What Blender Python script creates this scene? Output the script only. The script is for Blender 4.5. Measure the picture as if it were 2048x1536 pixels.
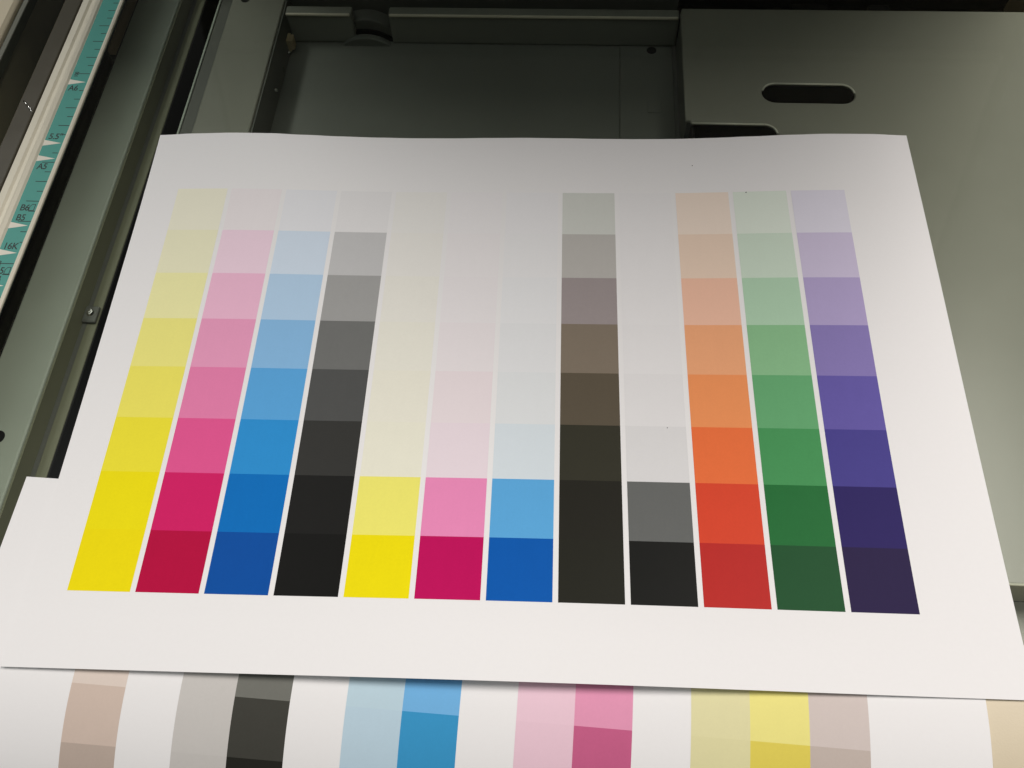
import bpy, bmesh, math, random
from mathutils import Vector, Matrix

# ---------------------------------------------------------------- scene, camera, light
scene = bpy.context.scene
for o in list(bpy.data.objects):
    bpy.data.objects.remove(o)
COL = scene.collection
MM = 0.001

cam_d = bpy.data.cameras.new('camera')
cam = bpy.data.objects.new('camera', cam_d)
COL.objects.link(cam)
cam_d.sensor_width = 36.0
cam_d.lens = 36.0 * 1717.66 / 2048.0
cam_d.clip_start = 0.01
cam_d.clip_end = 50.0
RX = Vector((0.9976554, 0.0588606, -0.0349163))
RY = Vector((0.0357251, -0.8830695, -0.4678804))
RZ = Vector((-0.0583732, 0.4655360, -0.8831018))
cam.matrix_world = Matrix(((RX.x, -RY.x, -RZ.x, 0.26098),
                           (RX.y, -RY.y, -RZ.y, -0.37945),
                           (RX.z, -RY.z, -RZ.z, 0.25808),
                           (0, 0, 0, 1)))
scene.camera = cam

world = bpy.data.worlds.new('World')
scene.world = world
world.use_nodes = True
bg = world.node_tree.nodes['Background']
# a plain room: bright ceiling overhead falling off to dimmer walls
wn, wl_ = world.node_tree.nodes, world.node_tree.links
w_tc = wn.new('ShaderNodeTexCoord')
w_sp = wn.new('ShaderNodeSeparateXYZ')
w_mr = wn.new('ShaderNodeMapRange')
w_mr.interpolation_type = 'SMOOTHSTEP'
w_mx = wn.new('ShaderNodeMix')
w_mx.data_type = 'RGBA'
w_mr.inputs['From Min'].default_value = 0.74
w_mr.inputs['From Max'].default_value = 1.0
w_mx.inputs['A'].default_value = (0.05, 0.05, 0.047, 1)
w_mx.inputs['B'].default_value = (0.94, 0.95, 0.94, 1)
wl_.new(w_tc.outputs['Generated'], w_sp.inputs[0])
wl_.new(w_sp.outputs['Z'], w_mr.inputs['Value'])
wl_.new(w_mr.outputs['Result'], w_mx.inputs['Factor'])
wl_.new(w_mx.outputs['Result'], bg.inputs['Color'])
bg.inputs['Strength'].default_value = 1.0

def ceiling_lamp(name, loc, sx, sy, power, color):
    l = bpy.data.lights.new(name, 'AREA')
    l.shape = 'RECTANGLE'
    l.size, l.size_y = sx, sy
    l.energy = power
    l.color = color
    o = bpy.data.objects.new(name, l)
    COL.objects.link(o)
    o.location = loc
    return o
ceiling_lamp('ceiling_lamp', (-0.62, 0.40, 1.35), 0.22, 0.7, 8.0, (1.0, 0.985, 0.96))
ceiling_lamp('ceiling_lamp', (0.91, 0.14, 1.35), 0.20, 0.66, 21, (1.0, 0.92, 0.88))

vs = scene.view_settings
vs.view_transform = 'Standard'
vs.look = 'None'
vs.exposure = 0.0
vs.gamma = 1.0
vs.use_curve_mapping = False
scene.render.engine = 'CYCLES'

# ---------------------------------------------------------------- helpers
def lin(c):
    c = c / 255.0
    return c / 12.92 if c <= 0.04045 else ((c + 0.055) / 1.055) ** 2.4

def link(o, parent=None):
    COL.objects.link(o)
    if parent is not None:
        o.parent = parent
    return o

def obj(name, bm, mat, parent=None, smooth=False, bevel=0.0, seg=2):
    me = bpy.data.meshes.new(name)
    bmesh.ops.recalc_face_normals(bm, faces=bm.faces)
    bm.to_mesh(me)
    bm.free()
    if smooth:
        for p in me.polygons:
            p.use_smooth = True
    me.materials.append(mat)
    o = bpy.data.objects.new(name, me)
    link(o, parent)
    if bevel:
        m = o.modifiers.new('bevel', 'BEVEL')
        m.width = bevel * MM
        m.segments = seg
        m.limit_method = 'ANGLE'
        m.angle_limit = math.radians(40)
        m.harden_normals = False
    return o

def box(bm, x0, x1, y0, y1, z0, z1):
    v = [bm.verts.new((x * MM, y * MM, z * MM)) for z in (z0, z1) for y in (y0, y1) for x in (x0, x1)]
    for f in ((0, 2, 3, 1), (4, 5, 7, 6), (0, 1, 5, 4), (2, 6, 7, 3), (0, 4, 6, 2), (1, 3, 7, 5)):
        bm.faces.new([v[i] for i in f])

def bxo(name, b, mat, parent, bevel=0.0, seg=2):
    bm = bmesh.new()
    box(bm, *b)
    return obj(name, bm, mat, parent, bevel=bevel, seg=seg)

def prism(bm, prof, axis, a0, a1):
    """closed profile swept straight along x or y (mm)"""
    def P(q, a):
        return (a * MM, q[0] * MM, q[1] * MM) if axis == 'x' else (q[0] * MM, a * MM, q[1] * MM)
    A = [bm.verts.new(P(q, a0)) for q in prof]
    B = [bm.verts.new(P(q, a1)) for q in prof]
    n = len(prof)
    for i in range(n):
        bm.faces.new((A[i], A[(i + 1) % n], B[(i + 1) % n], B[i]))
    bm.faces.new(A)
    bm.faces.new(B[::-1])

def cyl(bm, c, r, h, axis='z', n=24, r2=None):
    """cylinder centred on its base point c, height h along axis (mm)"""
    r2 = r if r2 is None else r2
    A, B = [], []
    for i in range(n):
        t = 2 * math.pi * i / n
        for L, rr, hh in ((A, r, 0), (B, r2, h)):
            a, b = rr * math.cos(t), rr * math.sin(t)
            q = {'z': (a, b, hh), 'y': (a, hh, b), 'x': (hh, a, b)}[axis]
            L.append(bm.verts.new(((c[0] + q[0]) * MM, (c[1] + q[1]) * MM, (c[2] + q[2]) * MM)))
    for i in range(n):
        bm.faces.new((A[i], A[(i + 1) % n], B[(i + 1) % n], B[i]))
    bm.faces.new(A)
    bm.faces.new(B)

def flat_curve(name, loops, z, thick, bev, mat, parent):
    """plate with holes and rounded lips: 2-D curve turned into a mesh"""
    cu = bpy.data.curves.new(name, 'CURVE')
    cu.dimensions = '2D'
    cu.fill_mode = 'BOTH'
    for L in loops:
        s = cu.splines.new('POLY')
        s.points.add(len(L) - 1)
        for p, q in zip(s.points, L):
            p.co = (q[0] * MM, q[1] * MM, 0, 1)
        s.use_cyclic_u = True
    cu.extrude = (thick / 2 - bev) * MM
    cu.bevel_depth = bev * MM
    cu.bevel_resolution = 3
    cu.offset = -bev * MM
    t = bpy.data.objects.new('tmp', cu)
    COL.objects.link(t)
    dg = bpy.context.evaluated_depsgraph_get()
    me = bpy.data.meshes.new_from_object(t.evaluated_get(dg))
    me.name = name
    bpy.data.objects.remove(t)
    me.materials.clear()
    me.materials.append(mat)
    o = bpy.data.objects.new(name, me)
    o.location = (0, 0, (z - thick / 2) * MM)
    return link(o, parent)

def text_mesh(name, body, x, y, h, z, mat, parent, rot=0.0, sx=1.0, shear=0.0):
    cu = bpy.data.curves.new(name, 'FONT')
    cu.body = body
    cu.size = h / 0.70 * MM
    cu.space_character = 0.95
    cu.shear = shear
    cu.offset = 0.00006
    cu.extrude = 0.00001
    t = bpy.data.objects.new('tmp', cu)
    COL.objects.link(t)
    dg = bpy.context.evaluated_depsgraph_get()
    me = bpy.data.meshes.new_from_object(t.evaluated_get(dg))
    bpy.data.objects.remove(t)
    me.name = name
    me.materials.clear()
    me.materials.append(mat)
    o = bpy.data.objects.new(name, me)
    o.location = (x * MM, y * MM, z * MM)
    o.rotation_euler = (0, 0, rot)
    o.scale = (sx, 1, 1)
    return link(o, parent)

def empty(name, loc):
    o = bpy.data.objects.new(name, None)
    o.empty_display_size = 0.02
    o.location = loc
    return link(o)

# ---------------------------------------------------------------- materials
def principled(name, col, rough=0.5, spec=0.5, metal=0.0):
    m = bpy.data.materials.new(name)
    m.use_nodes = True
    b = m.node_tree.nodes['Principled BSDF']
    b.inputs['Base Color'].default_value = (*col, 1)
    b.inputs['Roughness'].default_value = rough
    b.inputs['Specular IOR Level'].default_value = spec
    b.inputs['Metallic'].default_value = metal
    return m, m.node_tree, b

def add_noise(nt, bsdf, col, amp, scale, detail=3.0, stretch=None, bump=0.0, bump_scale=None, rough_amp=0.0):
    """colour mottling and a little relief on top of a plain colour"""
    N, L = nt.nodes, nt.links
    tc = N.new('ShaderNodeTexCoord')
    mp = N.new('ShaderNodeMapping')
    if stretch:
        mp.inputs['Scale'].default_value = stretch
    L.new(tc.outputs['Object'], mp.inputs['Vector'])
    n = N.new('ShaderNodeTexNoise')
    n.inputs['Scale'].default_value = scale
    n.inputs['Detail'].default_value = detail
    n.inputs['Roughness'].default_value = 0.6
    L.new(mp.outputs['Vector'], n.inputs['Vector'])
    mix = N.new('ShaderNodeMix')
    mix.data_type = 'RGBA'
    mix.inputs['A'].default_value = (*[c * (1 - amp) for c in col], 1)
    mix.inputs['B'].default_value = (*[min(1, c * (1 + amp)) for c in col], 1)
    L.new(n.outputs['Fac'], mix.inputs['Factor'])
    L.new(mix.outputs['Result'], bsdf.inputs['Base Color'])
    if rough_amp:
        mr = N.new('ShaderNodeMapRange')
        r = bsdf.inputs['Roughness'].default_value
        mr.inputs['From Min'].default_value = 0.3
        mr.inputs['From Max'].default_value = 0.7
        mr.inputs['To Min'].default_value = r - rough_amp
        mr.inputs['To Max'].default_value = r + rough_amp
        L.new(n.outputs['Fac'], mr.inputs['Value'])
        L.new(mr.outputs['Result'], bsdf.inputs['Roughness'])
    if bump:
        n2 = N.new('ShaderNodeTexNoise')
        n2.inputs['Scale'].default_value = bump_scale
        n2.inputs['Detail'].default_value = 2.0
        L.new(tc.outputs['Object'], n2.inputs['Vector'])
        b = N.new('ShaderNodeBump')
        b.inputs['Strength'].default_value = bump
        b.inputs['Distance'].default_value = 0.0001
        L.new(n2.outputs['Fac'], b.inputs['Height'])
        L.new(b.outputs['Normal'], bsdf.inputs['Normal'])

def plastic(name, col, rough=0.55, amp=0.06, scale=60, bump=0.25, bump_scale=2500, spec=0.4, rough_amp=0.015):
    m, nt, b = principled(name, col, rough, spec)
    add_noise(nt, b, col, amp, scale, bump=bump, bump_scale=bump_scale, rough_amp=rough_amp)
    return m

M = {}
M['paper'], _nt, _b = principled('paper', (0.84, 0.84, 0.83), 0.85, 0.25)
add_noise(_nt, _b, (0.83, 0.83, 0.825), 0.015, 900, detail=4, bump=0.12, bump_scale=3500)
M['beige'] = plastic('beige_plastic', (0.66, 0.58, 0.42), 0.5, bump=0.35, bump_scale=1800)
M['cream'] = plastic('cream_plastic', (0.72, 0.68, 0.55), 0.5, bump=0.3, bump_scale=1800)
M['teal'] = plastic('teal_scale_film', (0.055, 0.30, 0.25), 0.45, amp=0.05, scale=300)
M['print_white'] = plastic('white_print', (0.74, 0.70, 0.60), 0.5)
M['print_black'] = plastic('black_print', (0.012, 0.02, 0.02), 0.5)
M['grey'] = plastic('grey_green_plastic', (0.26, 0.263, 0.222), 0.30, amp=0.05, scale=40)
M['rail'] = plastic('grey_rail_steel', (0.44, 0.49, 0.42), 0.45, amp=0.08, scale=50)
M['olive'] = plastic('olive_plastic', (0.20, 0.205, 0.135), 0.5)
M['dark'] = plastic('dark_grey_plastic', (0.12, 0.125, 0.11), 0.5)
M['floor'] = plastic('tray_grey_plastic', (0.165, 0.176, 0.155), 0.5, amp=0.08, scale=25)
M['ridge'] = plastic('ridge_grey_plastic', (0.25, 0.26, 0.225), 0.5)
M['black'] = plastic('black_plastic', (0.010, 0.010, 0.011), 0.5, spec=0.12)
M['steel'] = principled('bright_steel', (0.75, 0.75, 0.72), 0.22, metal=1.0)[0]
M['speck'] = principled('toner_speck', (0.02, 0.02, 0.02), 0.7)[0]
M['pad'] = plastic('cover_pad', (0.35, 0.35, 0.33), 0.7)

def glass_mat(name, tint, body=1.0):
    m = bpy.data.materials.new(name)
    m.use_nodes = True
    N, L = m.node_tree.nodes, m.node_tree.links
    N.remove(N['Principled BSDF'])
    tr = N.new('ShaderNodeBsdfTransparent')
    tr.inputs['Color'].default_value = (*tint, 1)
    gl = N.new('ShaderNodeBsdfGlossy')
    gl.inputs['Roughness'].default_value = 0.01
    fr = N.new('ShaderNodeFresnel')
    ge = N.new('ShaderNodeNewGeometry')          # leaving the pane uses the inverse ratio
    mr = N.new('ShaderNodeMapRange')
    mr.inputs['To Min'].default_value = 1.5
    mr.inputs['To Max'].default_value = 1 / 1.5
    L.new(ge.outputs['Backfacing'], mr.inputs['Value'])
    L.new(mr.outputs['Result'], fr.inputs['IOR'])
    mx = N.new('ShaderNodeMixShader')
    L.new(fr.outputs['Fac'], mx.inputs['Fac'])
    L.new(tr.outputs[0], mx.inputs[1])
    L.new(gl.outputs[0], mx.inputs[2])
    L.new(mx.outputs[0], N['Material Output'].inputs['Surface'])
    return m
M['glass'] = glass_mat('platen_glass', (0.95, 0.965, 0.94))
M['slit_glass'] = glass_mat('slit_glass', (0.85, 0.87, 0.83))

# ---------------------------------------------------------------- photocopier
copier = empty('photocopier', (0.22, -0.15, -0.09))
copier['label'] = 'beige photocopier scanner bed with open glass, teal paper-size ruler and grey insides'
copier['category'] = 'photocopier'
def link(o, parent=None):
    COL.objects.link(o)
    if parent is not None:
        o.parent = parent
        if parent.type == 'EMPTY':
            o.matrix_parent_inverse = Matrix.Translation(-parent.location)
        else:
            o.matrix_parent_inverse = parent.matrix_basis.inverted()
    return o

# outer frame
front = [(-321.8, -1.2), (-322.2, -0.3), (-323.0, -0.2), (-324.0, -0.3), (-324.6, -0.5), (-326.0, -0.5),
         (-326.4, -0.2), (-328.0, 0.0), (-338.0, -0.2)]
R_F = 70.0
for k in range(1, 31):
    a = math.radians(k * 2.7)
    front.append((-338.0 - R_F * math.sin(a) * 0.985, -0.25 - R_F * (1 - math.cos(a))))
front += [(front[-1][0] - 1, -110.0), (-321.8, -110.0)]
bm = bmesh.new(); prism(bm, front, 'x', -70, 560)
fo = obj('front_frame', bm, M['beige'], copier, smooth=True)
fo.data.set_sharp_from_angle(angle=math.radians(25))
bm = bmesh.new(); prism(bm, [(2, 1.5), (4, 3), (60, 3), (62, 1), (62, -110), (34, -110), (34, -5), (2, -5)], 'x', -70, 560)
obj('rear_frame', bm, M['beige'], copier, bevel=1)
bm = bmesh.new(); prism(bm, [(-70, 1), (-68, 2.5), (5.6, 2.5), (7.2, 1.2), (7.2, -6), (-8, -110), (-70, -110)], 'y', -321.5, 1.7)
obj('side_frame', bm, M['beige'], copier, bevel=0.6)
bm = bmesh.new(); prism(bm, [(490, 1), (491.5, 2), (560, 2), (560, -110), (490, -110)], 'y', -321.5, 1.7)
obj('side_frame', bm, M['beige'], copier, bevel=0.6)

# narrow document-feeder slit left of the ruler
slit = bxo('feeder_slit_glass', (10.0, 26.2, -321, 1, -2.6, -0.8), M['slit_glass'], copier)
bxo('slit_border', (7.3, 9.9, -321, 1, -5, -0.3), plastic('dull_green_plastic', (0.16, 0.165, 0.13), 0.5), copier, bevel=0.3)
bxo('slit_guide', (26.6, 34.6, -321, 1, -6, -0.7), plastic('brown_grey_plastic', (0.075, 0.068, 0.048), 0.25, spec=0.6), copier, bevel=0.5)
bxo('slit_floor', (7.3, 36.0, -321, 1, -26, -24), M['black'], copier)
def rod(name, pts, r, mat, parent, n=10):
    bm = bmesh.new()
    for A, B in zip(pts[:-1], pts[1:]):
        A, B = Vector(A), Vector(B)
        d = (B - A).normalized()
        u = d.orthogonal().normalized(); w = d.cross(u)
        ra = [bm.verts.new((A + (u * math.cos(2 * math.pi * k / n) + w * math.sin(2 * math.pi * k / n)) * r) * MM) for k in range(n)]
        rb = [bm.verts.new((B + (u * math.cos(2 * math.pi * k / n) + w * math.sin(2 * math.pi * k / n)) * r) * MM) for k in range(n)]
        for k in range(n):
            bm.faces.new((ra[k], ra[(k + 1) % n], rb[(k + 1) % n], rb[k]))
        bm.faces.new(ra); bm.faces.new(rb)
    return obj(name, bm, mat, parent, smooth=True)
rod('glint_bar', [(28.6, -115.8, -0.4), (31.2, -118.4, 0.1), (33.6, -121.0, 0.2), (34.5, -122.4, -0.3)], 0.42, M['steel'], copier)  # added steel bar, stands in for two slanted glints beside the slit

# paper-size ruler
ruler_prof = [(36.2, -7), (36.2, 0.2), (36.9, 0.9), (39.6, 0.9), (40.4, 0.1), (41.6, 0.0), (42.5, 1.1), (43.6, 1.5), (44.8, 1.0), (45.4, 0.22),
              (53.7, 0.22), (53.9, 0.75), (54.6, 0.85), (55.2, 0.5), (55.3, -0.1), (53.9, -0.2), (50, -7)]
bm = bmesh.new(); prism(bm, ruler_prof, 'y', -321.4, 1.6)
ruler = obj('size_ruler', bm, M['cream'], copier)
ruler['label'] = 'cream ruler moulding with a teal paper-size scale'
strip = bxo('scale_strip', (45.5, 53.62, -320, 0, 0.224, 0.30), M['teal'], ruler)
ZP = 0.305
for d in (105, 139.7, 148, 182, 195, 210):
    bm = bmesh.new()
    v = [bm.verts.new((x * MM, (-d + y) * MM, z * MM)) for z in (ZP, ZP + 0.02) for x, y in ((45.52, 1.55), (45.52, -1.55), (52.9, 0))]
    for f in ((0, 1, 2), (3, 5, 4), (0, 3, 4, 1), (1, 4, 5, 2), (2, 5, 3, 0)):
        bm.faces.new([v[i] for i in f])
    obj('arrow_mark', bm, M['print_white'], ruler)
tick_len = {60: 3.4, 100: 5.0, 110: 1.9, 115: 2.6, 135: 1.1, 150: 5.2, 170: 5.2, 175: 2.7, 180: 5.2, 190: 1.1, 200: 5.6, 205: 2.9}
bm = bmesh.new()
for d in range(5, 320, 5):
    if d in (105, 140, 195, 210):
        continue
    L = tick_len.get(d, 4.7 if d % 10 == 0 else 2.5)
    box(bm, 53.4 - L, 53.4, -d - 0.17, -d + 0.17, ZP, ZP + 0.02)
obj('tick_marks', bm, M['print_black'], ruler)
def lettering(body, x, y, h=3.0, rot=0.0, sx=0.86):
    o = text_mesh('size_lettering', body, x, y, h, ZP + 0.012, M['print_black'], ruler, rot, sx)
    return o
lettering('A6', 46.5, -110.0)
lettering('5.5"', 46.6, -137.5, sx=0.9)
lettering('A5', 46.9, -153.6)
lettering('B6', 46.9, -174.7)
lettering('B5', 46.9, -179.6)
lettering('16K', 46.5, -193.3, sx=0.86)
lettering('A5', 46.6, -204.7)
lettering('A4', 46.6, -208.6)
lettering('100', 48.3, -102.0, h=1.7, rot=math.radians(90))
lettering('200', 48.3, -201.8, h=1.7, rot=math.radians(90))
def page_icon(x, y, w, h):
    """portrait page outline with a cut corner"""
    t = 0.28
    pts = [(x, y), (x + w, y), (x + w, y + h), (x + w * 0.35, y + h), (x, y + h * 0.65)]
    cx, cy = x + w / 2, y + h / 2
    bm = bmesh.new()
    o_ = [bm.verts.new((p[0] * MM, p[1] * MM, (ZP + 0.02) * MM)) for p in pts]
    i_ = [bm.verts.new(((p[0] + (cx - p[0]) * 2 * t / w) * MM, (p[1] + (cy - p[1]) * 2 * t / h) * MM, (ZP + 0.02) * MM)) for p in pts]
    for k in range(5):
        bm.faces.new((o_[k], o_[(k + 1) % 5], i_[(k + 1) % 5], i_[k]))
    obj('page_symbol', bm, M['print_black'], ruler)
page_icon(50.5, -174.8, 2.3, 3.3)
page_icon(50.9, -204.9, 2.2, 3.3)

# platen glass
gl = bxo('platen_glass', (54.8, 489.6, -321.6, 1.6, -4.0, 0.0), M['glass'], copier)
gl['label'] = 'clear flat platen glass with a faint green tint'

# insides, left to right
bxo('rail_gutter', (28, 45.2, -318, 28, -46, -43), M['black'], copier)
rail = bxo('carriage_rail', (44.6, 65.6, -318, 28, -31.4, -22), M['rail'], copier, bevel=0.7, seg=3)
bm = bmesh.new(); cyl(bm, (55.6, -261.3, -22.3), 2.6, 0.36)
obj('rail_hole', bm, M['black'], rail)
bxo('rail_side', (65.6, 66.3, -318, 28, -44, -23.2), M['olive'], copier)
ledge = bxo('rail_ledge', (66.3, 72.4, -318, 28, -44, -31.6), M['olive'], copier, bevel=0.4)
bxo('ledge_crease_shadow', (66.35, 68.2, -318, 28, -31.5, -31.35), M['dark'], ledge)  # dark strip laid on the ledge to imitate the shadow in its crease
bxo('ledge_side', (72.42, 73.0, -318, 28, -60, -31.9), M['black'], copier)
bm = bmesh.new()
prism(bm, [(66.4, -31.3), (72.2, -31.3), (72.2, -29.9), (66.4, -29.7)], 'y', -206.3, -198.6)
tab = obj('screw_tab', bm, M['dark'], copier, bevel=0.6)
bm = bmesh.new(); cyl(bm, (69.0, -201.9, -29.8), 1.7, 0.7, r2=1.2); cyl(bm, (69.0, -201.9, -29.1), 0.6, 0.25, r2=0.3, n=12)
obj('screw', bm, M['steel'], tab)
bxo('belt_channel', (72.4, 80.0, -318, 28, -62, -60), M['black'], copier)
bxo('belt_channel_wall', (79.6, 90.3, -318, 28, -62, -33.0), M['dark'], copier, bevel=0.4)
bxo('channel_lip', (79.4, 80.2, -318, 28, -32.9, -32.3), M['rail'], copier)
shelf = bxo('side_shelf', (90.4, 116.8, -318, 28, -44, -25), M['grey'], copier, bevel=0.8, seg=3)
bm = bmesh.new(); cyl(bm, (97.0, -19.6, -25.2), 2.2, 0.3)
obj('shelf_hole', bm, M['black'], shelf)
bxo('shelf_side', (116.8, 117.6, -300, 28, -43.8, -26.2), M['dark'], copier)
# small fittings on the shelf side
bm = bmesh.new()
for k in range(5):
    box(bm, 117.6, 120.4 + 0.3 * (k % 2), -35.6 + k * 0.95, -35.0 + k * 0.95, -41.5, -36.0)
box(bm, 117.6, 119.0, -36.2, -30.6, -42.2, -35.6)
obj('contact_block', bm, plastic('tan_plastic', (0.58, 0.48, 0.30), 0.3), copier)
for q in ((117.6, -67.4, -38.2), (117.6, -37.2, -42.0)):
    bm = bmesh.new(); cyl(bm, q, 1.1, 0.9, axis='x', r2=0.6, n=16)
    obj('side_screw', bm, M['steel'], copier)
bm = bmesh.new(); prism(bm, [(-52.0, -41.5), (-50.6, -39.2), (-50.2, -39.4), (-51.5, -41.8)], 'x', 117.6, 118.3)
obj('wire_clip', bm, M['steel'], copier)

# sunken tray floor with rear ridge
floor_o = bxo('tray_floor', (117.0, 312.0, -318, 28, -48, -44), M['floor'], copier)
bm = bmesh.new()
box(bm, 283.5, 309.6, -298, -28.5, -43.98, -42.7)
pad = obj('floor_pad', bm, M['floor'], copier, bevel=0.9)
bm = bmesh.new(); cyl(bm, (299.2, -31.5, -42.75), 2.4, 0.15)
obj('pad_hole', bm, M['black'], pad)
bm = bmesh.new(); box(bm, 296.8, 303.2, -73.6, -65.8, -42.68, -42.35)
obj('maker_plate', bm, M['floor'], pad, bevel=0.2)
for x0, x1 in ((117.7, 150.8), (169.2, 311.0)):
    bxo('rear_ridge', (x0, x1, -27.4, -21.5, -43.9, -26.6), M['ridge'], copier, bevel=1.0, seg=3)
    bxo('ridge_lip_highlight', (x0 + 0.6, x1 - 0.6, -28.2, -26.9, -27.6, -26.4), M['cream'], copier, bevel=0.4)  # cream bead paints the highlight along the top of the ridge
bm = bmesh.new(); cyl(bm, (155.8, -24.5, -50.5), 18.5, 8, axis='y', n=48)
obj('pulley_guard', bm, M['dark'], copier, bevel=0.8)
bm = bmesh.new(); cyl(bm, (155.8, -29.6, -57), 18.0, 3.4, axis='y', n=48)
pul = obj('pulley', bm, M['floor'], copier, bevel=0.6)
bm = bmesh.new(); cyl(bm, (155.8, -25.9, -57), 19.6, 1.2, axis='y', n=48)
obj('pulley_rim', bm, M['black'], pul)
bxo('rear_pit', (60, 490, -21, 28, -66, -64), M['black'], copier)
bxo('rear_wall', (28, 490, 28.1, 30, -66, -5), M['black'], copier)
bxo('ridge_back', (117.7, 311, -15.0, -12.0, -60, -24.5), M['dark'], copier, bevel=0.5)

# raised cover plate on the right with two slots
def arc(cx, cy, r, a0, a1, n=10):
    return [(cx + r * math.cos(math.radians(a0 + (a1 - a0) * i / n)), cy + r * math.sin(math.radians(a0 + (a1 - a0) * i / n))) for i in range(n + 1)]
X0 = 310.6
outer = [(X0, -298.3), (489, -298.3), (489, -26.4), (X0 + 0.9, -26.4), (X0, -30)] + \
        [(X0, -98.6), (312.8, -98.6), (312.8, -100.0)] + arc(344.2, -105.6, 5.6, 90, -90) + [(X0, -111.2)]
hole = arc(350.6, -81.0, 5.75, 270, 90) + arc(379.6, -81.0, 5.75, 90, -90)
cover = flat_curve('cover_plate', [outer, hole[::-1]], -22, 1.9, 0.8, M['grey'], copier)
for y0, y1 in ((-297.4, -112.0), (-98.2, -27.2)):
    bxo('cover_side', (311.4, 313.4, y0, y1, -44, -23.95), M['floor'], copier)
bxo('cover_front', (313.5, 489, -297.6, -295.5, -44, -23.8), plastic('shade_grey_plastic', (0.30, 0.31, 0.25), 0.5), copier)
for hb in ((342, 389, -90, -71), (313.6, 352, -114, -96)):
    bm = bmesh.new()
    box(bm, hb[0], hb[1], hb[2], hb[3], -41, -40)
    box(bm, hb[0], hb[1], hb[3] - 1.0, hb[3], -39.9, -23.9)
    box(bm, hb[0], hb[1], hb[2], hb[2] + 1.0, -39.9, -23.9)
    box(bm, hb[1] - 1.0, hb[1], hb[2] + 1.1, hb[3] - 1.1, -39.9, -23.9)
    box(bm, hb[0], hb[0] + 1.0, hb[2] + 1.1, hb[3] - 1.1, -39.9, -23.9)
    obj('slot_pocket', bm, M['black'], copier)
M['edge'] = plastic('edge_highlight_grey', (0.64, 0.64, 0.54), 0.22, spec=0.6)  # paler than the cover plate: the colour imitates light caught on its lips
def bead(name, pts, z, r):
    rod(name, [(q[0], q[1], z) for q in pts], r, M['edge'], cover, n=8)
bead('slot_rim_highlight', arc(350.6, -81.0, 5.55, 165, 90) + arc(379.6, -81.0, 5.55, 90, 5), -22.12, 0.5)  # painted highlight, on the far half of the slot only
bead('slot_rim_highlight', [(313.4, -100.2)] + arc(344.2, -105.6, 5.4, 90, 5), -22.12, 0.5)
bead('front_edge_highlight', [(311.5, -298.1), (488, -298.1)], -22.3, 0.5)  # pale bead imitates the bright line of light along the front edge
bxo('front_gutter', (312.0, 489, -321, -297.8, -48, -44.1), M['grey'], copier)
bxo('cover_base', (313.6, 489, -295, -26, -48, -45), M['black'], copier)
bxo('rear_step', (313.6, 489, -26.2, -20, -60, -30.0), M['dark'], copier, bevel=0.6)
for x0, x1 in ((365, 383), (402, 412)):
    bxo('rear_clip', (x0, x1, -19.5, -14, -60, -29.0), M['black'], copier, bevel=0.4)
bxo('base_plate', (-68, 558, -321, 60, -112, -108), M['black'], copier)

# open document cover (hinged behind the glass, above the picture)
ang = math.radians(67)
cv = bmesh.new()
box(cv, 40, 512, -400, 0, 0, 28)
lid = obj('document_cover', cv, M['dark'], copier, bevel=6, seg=3)
lid.matrix_basis = Matrix.Translation((0, 0.055, 0.022)) @ Matrix.Rotation(-ang, 4, 'X')
pd = bmesh.new(); box(pd, 48, 500, -380, -73, -6, -0.2)
pado = obj('cover_pad', pd, M['pad'], None, bevel=1)
pado.parent = lid
for x in (60, 420):
    h = bmesh.new(); box(h, x, x + 45, 40, 62, 3.1, 22)
    obj('cover_hinge', h, M['dark'], copier, bevel=2)

# ---------------------------------------------------------------- colour chart sheet
TH = 0.0224
SX, SY = 94.263, -134.093
CS, SN = math.cos(TH), math.sin(TH)
NU, NV = 10, 7
CTRL = [0.29, 0.63, 0.89, 0.24, 0.21, 0.18, 0.15, 0.28, 0.31, 0.3,
        0.27, 0.66, 1.61, 0.15, 0.12, 0.12, 0.12, 2.15, 2.16, 0.62,
        0.26, 0.51, 1.8, 0.13, 0.11, 0.12, 0.23, 3.06, 2.72, 0.76,
        0.26, 0.24, 0.73, 0.15, 0.17, 0.12, 0.32, 1.31, 1.14, 0.52,
        0.28, 0.48, 0.58, 0.3, 1.2, 1.3, 1.1, 0.6, 0.3, 0.30,
        0.32, 0.8, 1.7, 2.6, 4.1, 4.2, 2.8, 1.1, 0.4, 0.30,
        0.35, 1.3, 3.0, 5.0, 6.6, 6.6, 4.5, 1.9, 0.5, 0.35]
EDGE = [1.2, 1.9, 2.2, 2.0, 1.3, .75, .4, .2, .25, .5, .65, .45, .15, 0, 0, .25, .65, 1.15, 1.5, 1.4, .8]
def _w(t, n):
    s = min(max(t, 0.0), 1.0) * (n - 3)
    i = int(min(math.floor(s), n - 4))
    f = s - i
    return i, ((1 - f) ** 3 / 6, (3 * f ** 3 - 6 * f * f + 4) / 6, (-3 * f ** 3 + 3 * f * f + 3 * f + 1) / 6, f ** 3 / 6)
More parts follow.
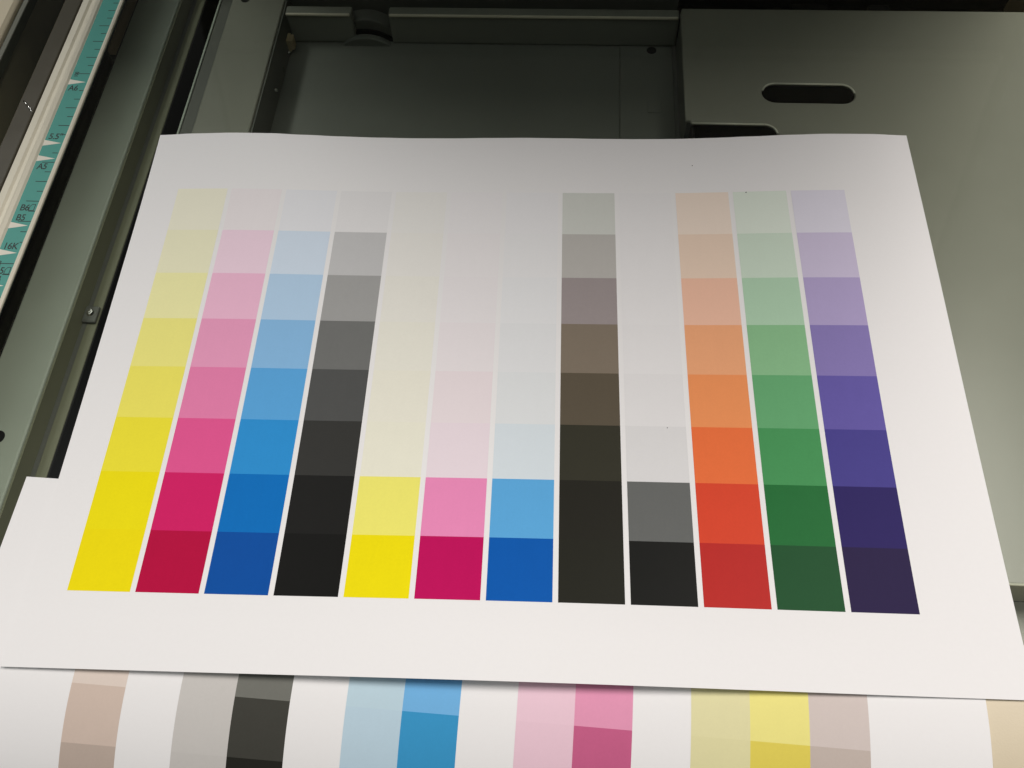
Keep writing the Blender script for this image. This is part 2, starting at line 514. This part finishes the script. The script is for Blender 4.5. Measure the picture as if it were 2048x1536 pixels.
def chart_pt(u, v, dz=0.0):
    i, a = _w(u / 297.0, NU)
    j, b = _w(v / 210.0, NV)
    z = sum(b[q] * a[p] * CTRL[(j + q) * NU + i + p] for q in range(4) for p in range(4)) + 0.12
    if v < 60.0:                                  # the far edge of the sheet curls up in two low waves
        k = min(max(u, 0.0), 296.99) / 297.0 * 20
        i = int(k)
        e = EDGE[i] + (EDGE[i + 1] - EDGE[i]) * (0.5 - 0.5 * math.cos(math.pi * (k - i)))
        z += e * (1 - v / 60.0) ** 2
    if v < 28.0:
        v += 1.8 * (1 - v / 28.0)
    return Vector((SX + CS * u + SN * v, SY + SN * u - CS * v, z + dz)) * MM

def sheet_grid(bm, fn, u0, u1, v0, v1, nu, nv, dz):
    V = [[bm.verts.new(fn(u0 + (u1 - u0) * i / nu, v0 + (v1 - v0) * j / nv, dz)) for i in range(nu + 1)] for j in range(nv + 1)]
    for j in range(nv):
        for i in range(nu):
            bm.faces.new((V[j][i], V[j + 1][i], V[j + 1][i + 1], V[j][i + 1]))
    return V

def paper_sheet(name, fn, w, h, nu, nv, parent):
    bm = bmesh.new()
    T = sheet_grid(bm, fn, 0, w, 0, h, nu, nv, 0.0)
    B = sheet_grid(bm, fn, 0, w, 0, h, nu, nv, -0.1)
    def wall(a, b):
        a = [bm.verts.new(q.co) for q in a]
        b = [bm.verts.new(q.co) for q in b]
        for k in range(len(a) - 1):
            bm.faces.new((a[k], a[k + 1], b[k + 1], b[k]))
    wall(T[0], B[0]); wall(T[-1], B[-1])
    wall([r[0] for r in T], [r[0] for r in B]); wall([r[-1] for r in T], [r[-1] for r in B])
    return obj(name, bm, M['paper'], parent, smooth=True)

chart = empty('colour_chart_sheet', chart_pt(148.5, 105))
chart['label'] = 'white sheet printed with twelve columns of colour patches, lying on top on the glass'
chart['category'] = 'printed sheet'
pp = paper_sheet('paper', chart_pt, 297.0, 210.0, 110, 78, chart)
for p in pp.data.polygons:
    if abs(p.normal.z) < 0.3:
        p.use_smooth = False

# observed patch colours (sRGB) and the white of the bare paper beside them
OBS = [
    [(200,198,178),(208,206,175),(219,216,158),(226,220,125),(234,225,98),(242,230,58),(247,232,18),(240,222,8)],
    [(198,190,193),(208,185,195),(214,168,188),(214,145,175),(216,122,162),(218,85,140),(205,32,98),(178,10,62)],
    [(187,190,198),(180,192,202),(160,185,205),(125,170,205),(85,155,205),(45,138,200),(0,108,182),(0,80,160)],
    [(176,176,175),(165,165,163),(142,142,139),(102,103,100),(78,79,77),(58,58,55),(36,36,34),(28,28,26)],
    [(177,177,168),(190,190,178),(200,199,183),(210,209,190),(217,216,197),(225,224,203),(236,230,112),(238,222,12)],
    [(174,174,174),(188,187,188),(198,196,197),(207,202,204),(216,207,211),(222,207,214),(220,132,174),(180,15,85)],
    [(173,174,175),(187,189,190),(197,200,202),(202,206,208),(205,211,214),(204,215,222),(88,160,208),(0,86,166)],
    [(162,164,157),(155,153,147),(136,128,126),(116,106,92),(88,80,66),(58,57,46),(44,43,36),(44,44,36)],
    [(173,174,173),(190,190,188),(199,199,198),(207,207,205),(210,210,209),(206,209,208),(100,102,99),(32,33,30)],
    [(194,181,167),(201,181,162),(214,172,148),(220,157,114),(226,142,88),(228,112,62),(214,72,46),(185,45,40)],
    [(182,190,178),(178,193,176),(160,190,162),(130,178,132),(98,163,110),(70,146,86),(35,112,55),(32,88,48)],
    [(186,184,192),(180,172,192),(162,150,186),(130,118,172),(98,88,160),(75,68,145),(48,36,108),(44,30,80)],
]
WHITE = [(198, 176, 197), (207, 191, 208), (214, 201, 217), (219, 208, 225), (224, 213, 231), (229, 218, 236), (233, 221, 240), (233, 221, 242)]
FAINT = {(1, 0): (1.0, .955, .965), (2, 0): (.95, .97, 1.0), (3, 0): (.95, .95, .95),
         (4, 0): (.99, .99, .95), (4, 1): (.99, .985, .93), (4, 2): (.99, .985, .90), (4, 3): (.99, .985, .87), (4, 4): (.99, .98, .84), (4, 5): (.99, .985, .82),
         (5, 0): (1.0, .99, .995), (5, 1): (1.0, .98, .985), (5, 2): (.99, .965, .975), (5, 3): (.985, .94, .955), (5, 4): (.98, .89, .915), (5, 5): (.98, .865, .925),
         (6, 0): (.985, .99, 1.0), (6, 1): (.98, .99, .995), (6, 2): (.96, .98, .99), (6, 3): (.93, .955, .965), (6, 4): (.895, .935, .945), (6, 5): (.81, .905, .955),
         (8, 0): (.985, .985, .985), (8, 1): (.985, .985, .985), (8, 2): (.98, .98, .98), (8, 3): (.965, .965, .965), (8, 4): (.93, .93, .93), (8, 5): (.865, .87, .87)}
HUE = ['yellow', 'magenta', 'cyan', 'black', 'faint yellow', 'faint magenta', 'faint cyan', 'brownish black', 'faint grey', 'orange red', 'green', 'violet']
TONE = ['palest', 'very pale', 'pale', 'light', 'medium', 'strong', 'deep', 'darkest']
GX, GY, PX, CW, PH = 13.471, 29.452, 21.453, 19.772, 19.702

def toner(name, col, cover, seed):
    """fused toner: mottled colour with faint drum streaks, glossier the denser it is"""
    m, nt, b = principled(name, col, 0.58 - 0.14 * cover, 0.05)
    N, L = nt.nodes, nt.links
    wk = 0.3 + 0.7 * cover
    tc = N.new('ShaderNodeTexCoord')
    mp = N.new('ShaderNodeMapping')
    mp.inputs['Location'].default_value = (seed * 1.37, seed * 0.71, 0)
    L.new(tc.outputs['Object'], mp.inputs['Vector'])
    n1 = N.new('ShaderNodeTexNoise'); n1.inputs['Scale'].default_value = 1300; n1.inputs['Detail'].default_value = 3
    n2 = N.new('ShaderNodeTexNoise'); n2.inputs['Scale'].default_value = 190; n2.inputs['Detail'].default_value = 4
    mp2 = N.new('ShaderNodeMapping'); mp2.inputs['Scale'].default_value = (1.0, 0.06, 1.0)
    n3 = N.new('ShaderNodeTexNoise'); n3.inputs['Scale'].default_value = 700; n3.inputs['Detail'].default_value = 2
    L.new(mp.outputs['Vector'], n1.inputs['Vector'])
    L.new(mp.outputs['Vector'], n2.inputs['Vector'])
    L.new(mp.outputs['Vector'], mp2.inputs['Vector'])
    L.new(mp2.outputs['Vector'], n3.inputs['Vector'])
    def sc(node, k):
        q = N.new('ShaderNodeMath'); q.operation = 'MULTIPLY_ADD'
        q.inputs[1].default_value = k; q.inputs[2].default_value = -0.5 * k
        L.new(node.outputs['Fac'], q.inputs[0]); return q
    a1 = N.new('ShaderNodeMath'); a1.operation = 'ADD'
    a2 = N.new('ShaderNodeMath'); a2.operation = 'ADD'
    L.new(sc(n1, 0.10 * wk).outputs[0], a1.inputs[0]); L.new(sc(n2, 0.06 * wk).outputs[0], a1.inputs[1])
    L.new(a1.outputs[0], a2.inputs[0]); L.new(sc(n3, 0.04 * wk).outputs[0], a2.inputs[1])
    one = N.new('ShaderNodeMath'); one.operation = 'ADD'; one.inputs[1].default_value = 1.0
    L.new(a2.outputs[0], one.inputs[0])
    vm = N.new('ShaderNodeVectorMath'); vm.operation = 'SCALE'
    vm.inputs[0].default_value = col
    L.new(one.outputs[0], vm.inputs['Scale'])
    L.new(vm.outputs['Vector'], b.inputs['Base Color'])
    bp = N.new('ShaderNodeBump'); bp.inputs['Strength'].default_value = 0.04; bp.inputs['Distance'].default_value = 0.0001
    L.new(n2.outputs['Fac'], bp.inputs['Height'])
    L.new(bp.outputs['Normal'], b.inputs['Normal'])
    return m

def patch_mesh(name, fn, u0, u1, v0, v1, nu, nv, mat, parent, dz=0.035):
    bm = bmesh.new()
    sheet_grid(bm, fn, u0, u1, v0, v1, nu, nv, dz)
    return obj(name, bm, mat, parent, smooth=True)

for c in range(12):
    for r in range(8):
        t = c / 11.0
        l, m_, rr = WHITE[r]
        w = l + (m_ - l) * t * 2 if t < 0.5 else m_ + (rr - m_) * (t - 0.5) * 2
        wl = lin(w)
        warm = (1.0, 0.99, 0.965)
        col = tuple(max(0.004, 0.83 * lin(OBS[c][r][k]) / (wl * warm[k])) for k in range(3))
        if max(col) > 0.86:
            col = tuple(q * 0.86 / max(col) for q in col)
        lum = 0.3 * col[0] + 0.6 * col[1] + 0.1 * col[2]
        if lum < 0.12:
            col = tuple(q * (0.68 + 0.32 * lum / 0.12) for q in col)
        if (c, r) in FAINT:
            col = tuple(0.83 * k for k in FAINT[(c, r)])
        cover = 1.0 - sum(col) / 3 / 0.83
        if c in (0, 4) and r > 1:
            cover = min(1.0, cover + 0.25)
        mt = toner('toner_%d_%d' % (c, r), col, cover, c * 8 + r)
        u0 = GX + c * PX
        v0 = GY + r * PH
        o = patch_mesh('colour_patch', chart_pt, u0, u0 + CW, v0, v0 + PH, 8, 8, mt, chart)
        o['label'] = '%s %s printed square' % (TONE[r], HUE[c])
for (u, v, rad) in ((213.8, 15.0, 0.25), (233.0, 29.8, 0.28), (198.8, 128.4, 0.2), (177.6, 133.0, 0.16)):
    bm = bmesh.new()
    pts = [bm.verts.new(chart_pt(u + rad * (0.8 + 0.35 * math.sin(5 * k)) * math.cos(k * math.pi / 4), v + rad * math.sin(k * math.pi / 4), 0.05)) for k in range(8)]
    bm.faces.new(pts)
    obj('toner_speck', bm, M['speck'], chart)

# ---------------------------------------------------------------- second sheet, half under the chart
T2 = 0.0251
C2, S2 = math.cos(T2), math.sin(T2)
def under_pt(u, v, dz=0.0):
    x = 86.45 + C2 * u - S2 * v
    y = -284.3 - S2 * u - C2 * v
    z = 0.16
    n = Vector((0, 0, 1))
    if y < -338.0:
        s = -338.0 - y
        R = 71.0
        a = min(s / R, math.radians(76))
        y = -338.0 - R * math.sin(a)
        z = 0.16 - R * (1 - math.cos(a))
        if s / R > a:
            e = s - a * R
            y -= e * math.cos(a)
            z -= e * math.sin(a)
        n = Vector((0, -math.sin(a), math.cos(a)))
    return (Vector((x, y, z)) + n * dz) * MM
under = empty('striped_print_sheet', under_pt(148.5, 60))
under['label'] = 'white sheet with wide joined colour bars, half hidden under the chart sheet'
under['category'] = 'printed sheet'
paper_sheet('paper', under_pt, 297.0, 210.0, 20, 150, under)
U0, UP, V1 = 35.97, 16.32, 62.0
WU = 214.0
def ualb(c, w=WU):
    return tuple(min(0.83, max(0.004, 0.83 * lin(x) / lin(w))) for x in c)
BARS = [
    (0, 'beige grey', [(200,188,178), (188,172,160), (170,156,145), (150,136,126)]),
    (2, 'light grey', [(181,179,175), (181,179,175), (179,177,173), (170,168,164)]),
    (3, 'dark grey', [(104,105,99), (60,60,55), (36,36,32), (28,28,26)]),
    (5, 'pale blue', [(170,192,202), (168,190,202), (164,188,202), (150,180,200)]),
    (6, 'blue', [(104,162,205), (54,136,182), (30,112,168), (0,90,160)]),
    (8, 'pale pink', [(212,182,194), (210,180,192), (206,172,188), (200,160,180)]),
    (9, 'magenta pink', [(205,138,166), (178,88,124), (168,60,104), (150,30,80)]),
    (11, 'pale olive yellow', [(203,199,155), (201,197,152), (198,194,145), (195,190,130)]),
    (12, 'yellow', [(214,207,126), (203,189,84), (200,182,50), (195,176,20)]),
    (13, 'warm grey', [(189,179,174), (176,165,157), (160,148,140), (140,128,120)]),
]
for i, hue, cols in BARS:
    for k, cc in enumerate(cols):
        v0 = V1 + (k - 1) * UP
        col = ualb(cc)
        cover = 1 - sum(col) / 3 / 0.83
        mt = toner('bar_%d_%d' % (i, k), col, cover, 200 + i * 5 + k)
        o = patch_mesh('colour_bar_patch', under_pt, U0 + i * UP, U0 + (i + 1) * UP, v0, v0 + UP, 4, 10, mt, under)
        o['label'] = '%s printed square of a colour bar' % hue
